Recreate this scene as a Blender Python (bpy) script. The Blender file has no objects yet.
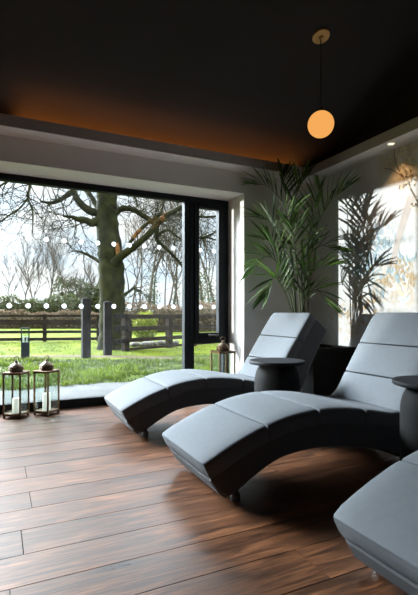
import bpy, bmesh, math, random
from mathutils import Vector, Matrix
from math import sin, cos, pi, radians

C = bpy.context.scene.collection
SC = bpy.context.scene
PI = math.pi

# ------------------------------------------------------------------ camera model
F = Vector((0.4321, 0.9018, 0.0))        # camera heading (level)
R = Vector((0.9018, -0.4321, 0.0))
H = 1.05                                  # eye height
FL = 440.0                                # focal length in pixels of a 418 wide frame
HZ = 313.0                                # row of the horizon

def at(u, v, d):
    """point at depth d along the heading seen at column u, row v"""
    return F * d + R * ((u - 209.0) / FL * d) + Vector((0, 0, H + (HZ - v) / FL * d))

def on_ground(u, d, z=0.0):
    p = at(u, HZ, d)
    return Vector((p.x, p.y, z))

cam = bpy.data.cameras.new('camera')
co = bpy.data.objects.new('camera', cam)
C.objects.link(co)
co.location = (0, 0, H)
co.rotation_euler = (PI / 2, 0, -math.atan2(F.x, F.y))
cam.sensor_fit = 'HORIZONTAL'
cam.sensor_width = 36
cam.lens = FL / 418.0 * 36
cam.shift_y = 15.5 / 418.0
cam.clip_start = 0.05
cam.clip_end = 500
SC.camera = co

# ------------------------------------------------------------------ materials
def new_mat(name):
    m = bpy.data.materials.new(name)
    m.use_nodes = True
    nt = m.node_tree
    return m, nt, nt.nodes, nt.links, nt.nodes['Principled BSDF']

def mat(name, c1, c2=None, rough=0.6, scale=8.0, bump=0.0, metal=0.0, spec=0.5, stretch=(1, 1, 1), detail=4.0, bscale=None, sheen=0.0):
    m, nt, N, L, b = new_mat(name)
    b.inputs['Roughness'].default_value = rough
    b.inputs['Metallic'].default_value = metal
    b.inputs['Specular IOR Level'].default_value = spec
    if sheen:
        b.inputs['Sheen Weight'].default_value = sheen
    tc = N.new('ShaderNodeTexCoord')
    mp = N.new('ShaderNodeMapping')
    mp.inputs['Scale'].default_value = stretch
    L.new(tc.outputs['Object'], mp.inputs['Vector'])
    if c2 is None:
        c2 = tuple(min(1, k * 1.12) for k in c1)
    nz = N.new('ShaderNodeTexNoise')
    nz.inputs['Scale'].default_value = scale
    nz.inputs['Detail'].default_value = detail
    L.new(mp.outputs[0], nz.inputs['Vector'])
    rp = N.new('ShaderNodeValToRGB')
    rp.color_ramp.elements[0].position = 0.35
    rp.color_ramp.elements[1].position = 0.65
    rp.color_ramp.elements[0].color = (*c1, 1)
    rp.color_ramp.elements[1].color = (*c2, 1)
    L.new(nz.outputs['Fac'], rp.inputs['Fac'])
    L.new(rp.outputs['Color'], b.inputs['Base Color'])
    if bump:
        n2 = N.new('ShaderNodeTexNoise')
        n2.inputs['Scale'].default_value = bscale or scale * 3
        n2.inputs['Detail'].default_value = 3
        L.new(mp.outputs[0], n2.inputs['Vector'])
        bp = N.new('ShaderNodeBump')
        bp.inputs['Strength'].default_value = bump
        bp.inputs['Distance'].default_value = 0.01
        L.new(n2.outputs['Fac'], bp.inputs['Height'])
        L.new(bp.outputs[0], b.inputs['Normal'])
    return m

def leaf_mat(name, c1, c2, trans=0.35, rough=0.5):
    m, nt, N, L, b = new_mat(name)
    at_ = N.new('ShaderNodeAttribute'); at_.attribute_name = 'tone'
    rp = N.new('ShaderNodeValToRGB')
    rp.color_ramp.elements[0].color = (*c1, 1)
    rp.color_ramp.elements[1].color = (*c2, 1)
    L.new(at_.outputs['Fac'], rp.inputs['Fac'])
    L.new(rp.outputs['Color'], b.inputs['Base Color'])
    b.inputs['Roughness'].default_value = rough
    tr = N.new('ShaderNodeBsdfTranslucent')
    L.new(rp.outputs['Color'], tr.inputs['Color'])
    mx = N.new('ShaderNodeMixShader')
    mx.inputs[0].default_value = trans
    L.new(b.outputs[0], mx.inputs[1]); L.new(tr.outputs[0], mx.inputs[2])
    L.new(mx.outputs[0], N['Material Output'].inputs['Surface'])
    return m

def emit_mat(name, col, strength):
    m, nt, N, L, b = new_mat(name)
    e = N.new('ShaderNodeEmission')
    e.inputs['Color'].default_value = (*col, 1)
    e.inputs['Strength'].default_value = strength
    L.new(e.outputs[0], N['Material Output'].inputs['Surface'])
    return m

def glass_mat(name, tint=(1, 1, 1), refl=0.05, haze=0.0):
    m, nt, N, L, b = new_mat(name)
    t = N.new('ShaderNodeBsdfTransparent'); t.inputs['Color'].default_value = (*tint, 1)
    g = N.new('ShaderNodeBsdfGlossy'); g.inputs['Roughness'].default_value = 0.02
    ge = N.new('ShaderNodeNewGeometry')
    dt = N.new('ShaderNodeVectorMath'); dt.operation = 'DOT_PRODUCT'
    L.new(ge.outputs['Incoming'], dt.inputs[0]); L.new(ge.outputs['Normal'], dt.inputs[1])
    ab = N.new('ShaderNodeMath'); ab.operation = 'ABSOLUTE'; L.new(dt.outputs['Value'], ab.inputs[0])
    om = N.new('ShaderNodeMath'); om.operation = 'SUBTRACT'; om.inputs[0].default_value = 1.0; L.new(ab.outputs[0], om.inputs[1])
    pw = N.new('ShaderNodeMath'); pw.operation = 'POWER'; pw.inputs[1].default_value = 5.0; L.new(om.outputs[0], pw.inputs[0])
    fr = N.new('ShaderNodeMath'); fr.operation = 'MULTIPLY_ADD'; fr.inputs[1].default_value = 0.8; fr.inputs[2].default_value = refl * 0.5
    L.new(pw.outputs[0], fr.inputs[0])
    mx = N.new('ShaderNodeMixShader')
    L.new(fr.outputs[0], mx.inputs[0])
    L.new(t.outputs[0], mx.inputs[1]); L.new(g.outputs[0], mx.inputs[2])
    last = mx
    if haze:
        tc = N.new('ShaderNodeTexCoord')
        nz = N.new('ShaderNodeTexNoise'); nz.inputs['Scale'].default_value = 1.6; nz.inputs['Detail'].default_value = 4
        L.new(tc.outputs['Object'], nz.inputs['Vector'])
        rp = N.new('ShaderNodeMapRange')
        rp.inputs['From Min'].default_value = 0.45; rp.inputs['From Max'].default_value = 0.8
        rp.inputs['To Min'].default_value = 0.0; rp.inputs['To Max'].default_value = haze
        L.new(nz.outputs['Fac'], rp.inputs['Value'])
        tl = N.new('ShaderNodeBsdfTranslucent'); tl.inputs['Color'].default_value = (0.8, 0.85, 0.83, 1)
        m2 = N.new('ShaderNodeMixShader')
        L.new(rp.outputs[0], m2.inputs[0]); L.new(mx.outputs[0], m2.inputs[1]); L.new(tl.outputs[0], m2.inputs[2])
        last = m2
    L.new(last.outputs[0], N['Material Output'].inputs['Surface'])
    return m

# ------------------------------------------------------------------ mesh helpers
def obj(name, bm, m=None, parent=None, smooth=False, recalc=True):
    if recalc:
        bmesh.ops.recalc_face_normals(bm, faces=bm.faces)
    me = bpy.data.meshes.new(name)
    bm.to_mesh(me); bm.free()
    if m:
        for k in (m if isinstance(m, (list, tuple)) else [m]):
            me.materials.append(k)
    if smooth:
        for p in me.polygons: p.use_smooth = True
    o = bpy.data.objects.new(name, me)
    C.objects.link(o)
    if parent: o.parent = parent
    return o

def empty(name, loc, rz=0.0):
    o = bpy.data.objects.new(name, None)
    o.empty_display_size = 0.1
    C.objects.link(o)
    o.location = loc; o.rotation_euler = (0, 0, rz)
    return o

def tag(o, label, cat, group=None):
    o['label'] = label; o['category'] = cat
    if group: o['group'] = group
    return o

def struct(o):
    o['kind'] = 'structure'
    return o

def box(bm, x0, x1, y0, y1, z0, z1, M=None, bevel=0.0, segs=2):
    vs = [bm.verts.new((x, y, z)) for x in (x0, x1) for y in (y0, y1) for z in (z0, z1)]
    q = [(0, 1, 3, 2), (4, 6, 7, 5), (0, 4, 5, 1), (2, 3, 7, 6), (0, 2, 6, 4), (1, 5, 7, 3)]
    fs = [bm.faces.new([vs[i] for i in f]) for f in q]
    if bevel:
        es = list({e for f in fs for e in f.edges})
        r = bmesh.ops.bevel(bm, geom=es, offset=bevel, segments=segs, profile=0.5, affect='EDGES')
        vs = list({v for v in r['verts']} | {v for v in vs if v.is_valid})
    if M is not None:
        bmesh.ops.transform(bm, matrix=M, verts=[v for v in vs if v.is_valid])
    return vs

def lathe(bm, prof, n=32, c=(0, 0, 0), M=None, cap=True):
    rings = []
    for r, z in prof:
        rings.append([bm.verts.new((c[0] + r * cos(2 * PI * k / n), c[1] + r * sin(2 * PI * k / n), c[2] + z)) for k in range(n)])
    for a, b in zip(rings, rings[1:]):
        for k in range(n):
            bm.faces.new((a[k], a[(k + 1) % n], b[(k + 1) % n], b[k]))
    if cap:
        bm.faces.new(rings[0][::-1]); bm.faces.new(rings[-1])
    if M is not None:
        bmesh.ops.transform(bm, matrix=M, verts=[v for r_ in rings for v in r_])

def tube(bm, pts, rad, n=6, cap=True):
    """tapered tube along world points"""
    pts = [Vector(p) for p in pts]
    rings = []
    ref = Vector((0.31, 0.2, 0.93)).normalized()
    prev = None
    for i, p in enumerate(pts):
        t = (pts[min(i + 1, len(pts) - 1)] - pts[max(i - 1, 0)])
        if t.length < 1e-9: t = Vector((0, 0, 1))
        t.normalize()
        if prev is None:
            a = t.cross(ref)
            if a.length < 0.1: a = t.cross(Vector((1, 0, 0)))
        else:
            a = prev - t * prev.dot(t)
        a.normalize(); prev = a
        b = t.cross(a)
        r = rad[i] if isinstance(rad, (list, tuple)) else rad
        rings.append([bm.verts.new(p + (a * cos(2 * PI * k / n) + b * sin(2 * PI * k / n)) * r) for k in range(n)])
    for a, b in zip(rings, rings[1:]):
        for k in range(n):
            bm.faces.new((a[k], a[(k + 1) % n], b[(k + 1) % n], b[k]))
    if cap:
        bm.faces.new(rings[0][::-1]); bm.faces.new(rings[-1])

def smooth_path(pts, per=5):
    """Catmull-Rom through tuples of any length"""
    P = [tuple(p) for p in pts]
    out = []
    for i in range(len(P) - 1):
        p0, p1, p2, p3 = P[max(i - 1, 0)], P[i], P[i + 1], P[min(i + 2, len(P) - 1)]
        for k in range(per):
            t = k / per
            out.append(tuple(0.5 * (2 * b + (c - a) * t + (2 * a - 5 * b + 4 * c - d) * t * t + (3 * b - a - 3 * c + d) * t ** 3)
                             for a, b, c, d in zip(p0, p1, p2, p3)))
    out.append(P[-1])
    return out

def tone_attr(o, vals):
    """one tone per face, so leaves and planks of one material differ"""
    a = o.data.attributes.new('tone', 'FLOAT', 'FACE')
    a.data.foreach_set('value', vals)

# ------------------------------------------------------------------ palette
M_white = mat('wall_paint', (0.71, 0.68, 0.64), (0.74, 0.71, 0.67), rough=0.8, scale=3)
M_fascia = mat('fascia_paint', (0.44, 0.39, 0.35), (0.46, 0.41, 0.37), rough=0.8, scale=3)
M_dark = mat('dark_ceiling_paint', (0.028, 0.0235, 0.0215), (0.031, 0.0265, 0.0245), rough=0.85, scale=2, spec=0.2)
M_frame = mat('anthracite_metal', (0.010, 0.012, 0.014), (0.013, 0.015, 0.018), rough=0.6, scale=6, spec=0.1)
M_glass = glass_mat('window_glass', (0.96, 0.98, 0.97), haze=0.0025)
M_lglass = glass_mat('lantern_glass', (0.93, 0.96, 0.95))
M_brass = mat('aged_brass', (0.085, 0.05, 0.024), (0.16, 0.095, 0.045), rough=0.42, scale=25, metal=0.85, bump=0.25)
M_brassd = mat('dark_bronze', (0.085, 0.056, 0.036), (0.15, 0.098, 0.058), rough=0.5, scale=25, metal=0.7, bump=0.2)
M_wax = leaf_mat('candle_wax', (0.86, 0.84, 0.79), (0.86, 0.84, 0.79), trans=0.45)
M_wick = mat('wick', (0.02, 0.02, 0.02), rough=0.9)
M_fabric = mat('grey_upholstery', (0.088, 0.096, 0.105), (0.094, 0.102, 0.111), rough=0.9, scale=30, bump=0.12, bscale=260, spec=0.2, detail=6)
M_shell = mat('grey_upholstery_shaded', (0.064, 0.067, 0.072), (0.069, 0.072, 0.077), rough=0.9, scale=22, bump=0.12, bscale=260, spec=0.2)  # same fabric darkened, shade of the sides put into its colour
M_black = mat('black_stain', (0.006, 0.006, 0.006), (0.008, 0.008, 0.008), rough=0.8, spec=0.08, scale=8)
M_tabletop = mat('table_top_laminate', (0.009, 0.0095, 0.0105), (0.011, 0.0115, 0.013), rough=0.6, spec=0.08, scale=8)
M_glide = mat('glide_plastic', (0.05, 0.05, 0.052), rough=0.5)
M_pot = mat('black_planter', (0.007, 0.0065, 0.006), (0.011, 0.010, 0.009), spec=0.15, rough=0.65, scale=10)
M_soil = mat('soil', (0.02, 0.014, 0.01), (0.04, 0.03, 0.02), rough=1.0, scale=60, bump=0.6)
M_stem = mat('palm_stem', (0.035, 0.06, 0.018), (0.07, 0.09, 0.03), rough=0.6, scale=20)
M_palm = leaf_mat('palm_leaf', (0.012, 0.034, 0.005), (0.072, 0.150, 0.014), trans=0.2, rough=0.6)
M_canopy = mat('brass_satin', (0.42, 0.24, 0.08), (0.50, 0.29, 0.10), rough=0.5, metal=0.6, scale=10)
M_cord = mat('black_cord', (0.008, 0.008, 0.008), rough=0.8)
M_globe = emit_mat('lit_opal_glass', (0.86, 0.385, 0.095), 0.92)
M_lens = emit_mat('downlight_lens', (1.0, 0.82, 0.55), 1.5)
M_ring = mat('downlight_ring', (0.7, 0.69, 0.66), rough=0.5)
# outdoors
M_bark = mat('oak_bark', (0.009, 0.009, 0.004), (0.025, 0.026, 0.009), spec=0.06, rough=0.95, scale=3.0, bump=0.8, bscale=14)
M_twig = mat('twig_bark', (0.030, 0.024, 0.018), (0.055, 0.044, 0.032), spec=0.06, rough=0.95, scale=4)
M_rawwood = mat('torn_raw_wood', (0.12, 0.05, 0.016), (0.17, 0.085, 0.03), spec=0.06, rough=0.9, scale=8)
M_fartree = mat('far_bark', (0.055, 0.046, 0.036), (0.10, 0.085, 0.065), spec=0.06, rough=0.95, scale=2)
M_fence = mat('stained_fence_wood', (0.014, 0.0105, 0.008), (0.028, 0.021, 0.016), spec=0.06, rough=0.85, scale=5, stretch=(1, 1, 1))
M_gate = mat('weathered_post_wood', (0.008, 0.007, 0.0068), (0.015, 0.013, 0.012), spec=0.06, rough=0.9, scale=4, stretch=(6, 6, 0.8))
M_bollard = mat('bollard_grey', (0.011, 0.013, 0.016), (0.014, 0.016, 0.019), spec=0.1, rough=0.6, scale=5)
M_hedge = leaf_mat('hedge_leaf', (0.022, 0.030, 0.008), (0.085, 0.098, 0.024), trans=0.25)
M_brown = leaf_mat('winter_hedge_twig_leaf', (0.075, 0.045, 0.024), (0.16, 0.105, 0.06), trans=0.2, rough=0.8)
M_ivy = leaf_mat('ivy_leaf', (0.020, 0.036, 0.010), (0.058, 0.082, 0.024), trans=0.25)
M_bush = leaf_mat('gold_bush_leaf', (0.016, 0.034, 0.004), (0.20, 0.23, 0.008), trans=0.35)
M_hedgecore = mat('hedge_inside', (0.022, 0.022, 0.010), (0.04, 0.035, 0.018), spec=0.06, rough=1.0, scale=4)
M_stone = mat('pale_stone', (0.06, 0.054, 0.045), (0.13, 0.118, 0.10), rough=0.9, scale=8, bump=0.4)
M_grass = leaf_mat('grass_blade', (0.008, 0.016, 0.003), (0.105, 0.150, 0.013), trans=0.4)

# ------------------------------------------------------------------ floor
YW = 4.65          # room face of the window wall
YF = 5.05          # room face of the window frame
XR = 2.70          # right reveal
XM = 3.73          # mural wall
XL = -2.8
YB = -4.5
XWL = -2.5         # left end of the glazing
ZH = 2.506         # head of the window
ZS = 2.75          # underside of the soffit

def floor_material():
    m, nt, N, L, b = new_mat('dark_oak_planks')
    tc = N.new('ShaderNodeTexCoord')
    tn = N.new('ShaderNodeAttribute'); tn.attribute_name = 'tone'
    cmb = N.new('ShaderNodeCombineXYZ')
    ml = N.new('ShaderNodeMath'); ml.operation = 'MULTIPLY'; ml.inputs[1].default_value = 37.0
    L.new(tn.outputs['Fac'], ml.inputs[0])
    L.new(ml.outputs[0], cmb.inputs['X']); L.new(ml.outputs[0], cmb.inputs['Z'])
    ad = N.new('ShaderNodeVectorMath'); ad.operation = 'ADD'
    L.new(tc.outputs['Object'], ad.inputs[0]); L.new(cmb.outputs[0], ad.inputs[1])
    mp = N.new('ShaderNodeMapping'); mp.inputs['Scale'].default_value = (1.1, 10.0, 1.0)
    L.new(ad.outputs[0], mp.inputs['Vector'])
    g1 = N.new('ShaderNodeTexNoise'); g1.inputs['Scale'].default_value = 2.2; g1.inputs['Detail'].default_value = 8
    g1.inputs['Roughness'].default_value = 0.65; g1.inputs['Distortion'].default_value = 0.9
    L.new(mp.outputs[0], g1.inputs['Vector'])
    mp2 = N.new('ShaderNodeMapping'); mp2.inputs['Scale'].default_value = (3.0, 70.0, 1.0)
    L.new(ad.outputs[0], mp2.inputs['Vector'])
    g2 = N.new('ShaderNodeTexNoise'); g2.inputs['Scale'].default_value = 2.0; g2.inputs['Detail'].default_value = 5
    L.new(mp2.outputs[0], g2.inputs['Vector'])
    rp = N.new('ShaderNodeValToRGB')
    e = rp.color_ramp.elements
    e[0].position = 0.30; e[0].color = (0.018, 0.008, 0.005, 1)
    e[1].position = 0.68; e[1].color = (0.205, 0.082, 0.034, 1)
    k = e.new(0.5); k.color = (0.085, 0.034, 0.0155, 1)
    L.new(g1.outputs['Fac'], rp.inputs['Fac'])
    # darker pores and per-plank tone
    mr = N.new('ShaderNodeMapRange'); mr.inputs['From Min'].default_value = 0.3; mr.inputs['From Max'].default_value = 0.62
    mr.inputs['To Min'].default_value = 0.42; mr.inputs['To Max'].default_value = 1.08
    L.new(g2.outputs['Fac'], mr.inputs['Value'])
    m3 = N.new('ShaderNodeMapRange'); m3.inputs['To Min'].default_value = 0.72; m3.inputs['To Max'].default_value = 1.2
    L.new(tn.outputs['Fac'], m3.inputs['Value'])
    mm = N.new('ShaderNodeMath'); mm.operation = 'MULTIPLY'
    L.new(mr.outputs[0], mm.inputs[0]); L.new(m3.outputs[0], mm.inputs[1])
    mx = N.new('ShaderNodeMix'); mx.data_type = 'RGBA'; mx.blend_type = 'MULTIPLY'; mx.inputs['Factor'].default_value = 1.0
    L.new(rp.outputs['Color'], mx.inputs['A']); L.new(mm.outputs[0], mx.inputs['B'])
    L.new(mx.outputs['Result'], b.inputs['Base Color'])
    rr = N.new('ShaderNodeMapRange'); rr.inputs['To Min'].default_value = 0.22; rr.inputs['To Max'].default_value = 0.40
    L.new(g1.outputs['Fac'], rr.inputs['Value'])
    L.new(rr.outputs[0], b.inputs['Roughness'])
    b.inputs['Specular IOR Level'].default_value = 0.75
    bp = N.new('ShaderNodeBump'); bp.inputs['Strength'].default_value = 0.18; bp.inputs['Distance'].default_value = 0.004
    L.new(g2.outputs['Fac'], bp.inputs['Height']); L.new(bp.outputs[0], b.inputs['Normal'])
    return m

random.seed(5)
bm = bmesh.new()
tones = []
W = 0.2375
gap = 0.0022
y = 2.073 - W * 20
row = -20
joints = {4: 0.165, 2: 0.165, 0: 0.10, -2: 0.04, -3: 1.187}
M_floor = floor_material()
M_gapm = mat('plank_gap', (0.006, 0.004, 0.003), rough=0.9)
while y < 5.05:
    y1 = min(y + W, 5.05)
    Lb = 1.95
    off = joints.get(row)
    if off is None:
        off = random.uniform(1.3, 1.7) if row > -4 else 0.5
    x = off - Lb * 4
    while x < XM:
        a, b_ = max(x, XL), min(x + Lb, XM)
        if b_ > a + 0.01 and y1 > YB and y1 > y + 0.01:
            ya = max(y, YB)
            vs = [bm.verts.new(p) for p in ((a + gap, ya + gap, 0), (b_ - gap, ya + gap, 0), (b_ - gap, y1 - gap, 0), (a + gap, y1 - gap, 0))]
            lo = [bm.verts.new((v.co.x, v.co.y, -0.004)) for v in vs]
            bm.faces.new(vs); t = random.random(); tones.append(t)
            for i in range(4):
                bm.faces.new((vs[i], lo[i], lo[(i + 1) % 4], vs[(i + 1) % 4])); tones.append(t)
        x += Lb
    y += W; row += 1
nf = len(bm.faces)
box(bm, XL, XM, YB, 5.05, -0.10, -0.004)
for f in list(bm.faces)[nf:]:
    f.material_index = 1; tones.append(0.5)
fl = struct(obj('floor', bm, [M_floor, M_gapm], recalc=False))
tone_attr(fl, tones)

# ------------------------------------------------------------------ walls, soffit, ceiling
bm = bmesh.new()
box(bm, XR, XM + 0.25, YW, 5.25, -0.1, 2.95)                 # right of the window
box(bm, XL - 0.2, XWL, YW, 5.25, -0.1, 2.95)                 # left of the window
box(bm, XWL, XR, YW, 5.25, ZH, 2.95)                         # above the window
struct(obj('wall_front', bm, M_white))

SO = 0.235
bm = bmesh.new()
box(bm, XL, XM, YW - SO, YW, ZS + 0.004, 2.768)
struct(obj('trim_1', bm, M_white))
bm = bmesh.new()
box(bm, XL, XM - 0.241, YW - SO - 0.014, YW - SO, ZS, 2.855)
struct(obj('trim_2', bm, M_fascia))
bm = bmesh.new()
box(bm, XM - 0.241, XM, YB, YW - SO, ZS + 0.004, 2.80)
struct(obj('trim_3', bm, M_white))
bm = bmesh.new()
box(bm, XM - 0.255, XM - 0.241, YB, YW - SO - 0.014, ZS, 2.855)
struct(obj('trim_4', bm, M_fascia))
# sloping dark ceiling rising from the window wall, and the dark gable over the mural wall
SL = 0.31
ZC = 2.83
bm = bmesh.new()
ztop = ZC + SL * (YW - YB)
pts = [(YW, ZC), (YB, ztop), (YB, ztop + 0.15), (YW, ZC + 0.15)]
a = [bm.verts.new((XL, p[0], p[1])) for p in pts]; b_ = [bm.verts.new((XM, p[0], p[1])) for p in pts]
bm.faces.new(a); bm.faces.new(b_[::-1])
for i in range(4): bm.faces.new((a[i], b_[i], b_[(i + 1) % 4], a[(i + 1) % 4]))
struct(obj('ceiling', bm, M_dark))
bm = bmesh.new()
pts = [(YW, 2.80), (YB, 2.80), (YB, ztop + 0.1), (YW, 2.97)]
a = [bm.verts.new((XM, p[0], p[1])) for p in pts]; b_ = [bm.verts.new((XM + 0.2, p[0], p[1])) for p in pts]
bm.faces.new(a); bm.faces.new(b_[::-1])
for i in range(4): bm.faces.new((a[i], b_[i], b_[(i + 1) % 4], a[(i + 1) % 4]))
struct(obj('wall_gable', bm, M_dark))
bm = bmesh.new(); box(bm, XM, XM + 0.2, YB, YW, -0.1, 2.80)
struct(obj('wall_right', bm, M_white))
M_backwall = mat('dark_back_wall', (0.022, 0.020, 0.019), (0.026, 0.023, 0.022), rough=0.9, scale=3)
bm = bmesh.new(); box(bm, XL - 0.2, XL, YB, YW, -0.1, ztop + 0.2)
struct(obj('wall_left', bm, M_backwall))
bm = bmesh.new(); box(bm, XL - 0.2, XM + 0.2, YB - 0.2, YB, -0.1, ztop + 0.2)
struct(obj('wall_back', bm, M_backwall))
# dark-tiled skirting is not seen in the photo

# ------------------------------------------------------------------ window
win = struct(empty('window_1', (0, 0, 0)))
def fbox(name, *b, bev=0.004, m=M_frame, parent=win):
    bm = bmesh.new()
    box(bm, *b, bevel=bev, segs=1)
    return obj(name, bm, m, parent)
yi, yo = YF, YF + 0.09
bm = bmesh.new()
box(bm, XWL, XR, yi, yo, ZH - 0.068, ZH, bevel=0.004, segs=1)
box(bm, XWL, XR, yi, yo, 0.0, 0.095, bevel=0.004, segs=1)
box(bm, XWL, XWL + 0.07, yi, yo, 0.095, ZH - 0.068, bevel=0.004, segs=1)
box(bm, XR - 0.075, XR, yi, yo, 0.095, ZH - 0.068, bevel=0.004, segs=1)
obj('window_frame', bm, M_frame, win)
fbox('mullion', 2.085, 2.145, yi - 0.0, yo, 0.095, ZH - 0.068)
fbox('mullion', 2.147, 2.215, yi - 0.0, yo, 0.095, ZH - 0.068)
fbox('mullion', -0.62, -0.50, yi, yo, 0.095, ZH - 0.068)
fbox('transom', 2.215, XR - 0.075, yi, yo, 0.665, 0.735)
# opening sash above the transom
sash = empty('sash', (0, 0, 0)); sash.parent = win
bm = bmesh.new()
ys0, ys1 = yi - 0.015, yo - 0.02
zt, zb = ZH - 0.07, 0.735
xa, xb = 2.217, XR - 0.077
box(bm, xa, xa + 0.06, ys0, ys1, zb, zt, bevel=0.004, segs=1)
box(bm, xb - 0.07, xb, ys0, ys1, zb, zt, bevel=0.004, segs=1)
box(bm, xa + 0.06, xb - 0.07, ys0, ys1, zb, zb + 0.065, bevel=0.004, segs=1)
box(bm, xa + 0.06, xb - 0.07, ys0, ys1, zt - 0.062, zt, bevel=0.004, segs=1)
obj('sash_frame', bm, M_frame, sash)
bm = bmesh.new()
box(bm, 2.40, 2.43, ys0 - 0.03, ys0, 0.755, 0.785, bevel=0.003, segs=1)
box(bm, 2.39, 2.53, ys0 - 0.042, ys0 - 0.025, 0.762, 0.78, bevel=0.004, segs=2)
hd = obj('handle', bm, mat('handle_metal', (0.10, 0.10, 0.105), rough=0.35, metal=0.7), sash)
hd['label'] = 'grey lever handle on the bottom rail of the sash'
yg = yi + 0.05
def pane(x0, x1, z0, z1, parent=win):
    bm = bmesh.new(); box(bm, x0, x1, yg, yg + 0.006, z0, z1)
    return obj('pane', bm, M_glass, parent)
pane(XWL + 0.07, -0.62, 0.095, ZH - 0.068)
pane(-0.50, 2.085, 0.095, ZH - 0.068)
pane(2.215, XR - 0.075, 0.095, 0.665)
pane(xa + 0.06, xb - 0.07, zb + 0.065, zt - 0.062, sash)
# frosted manifestation dots on the glass
M_dot = leaf_mat('frosted_dot', (0.78, 0.80, 0.82), (0.78, 0.80, 0.82), trans=0.8)
bm = bmesh.new()
def dots(z, x0, x1):
    x = x0
    while x < x1:
        if not (-0.66 < x < -0.46 or 2.06 < x < 2.30 or x > 2.54 ):
            lathe(bm, [(0.026, 0), (0.026, 0.001)], 20, M=Matrix.Translation((x, yg - 0.0012, z)) @ Matrix.Rotation(PI / 2, 4, 'X'))
        x += 0.185
dots(1.127, 0.105 - 0.185 * 13, 2.6)
dots(1.852, 0.105 - 0.185 * 13, 2.6)
obj('frosted_dots', bm, M_dot, win)
# inner sill plate lining the threshold
bm = bmesh.new(); box(bm, XWL, XR, YF - 0.02, YF + 0.2, -0.06, 0.0005)
struct(obj('trim_5', bm, M_frame))

# ------------------------------------------------------------------ mural wallpaper
def mur(u, v, lift=0.0):
    a = (u - 209.0) / FL
    d = (XM - 0.004) / (F.x + R.x * a)
    p = at(u, v, d)
    return Vector((XM - 0.004 - lift, p.y, p.z))

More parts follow.
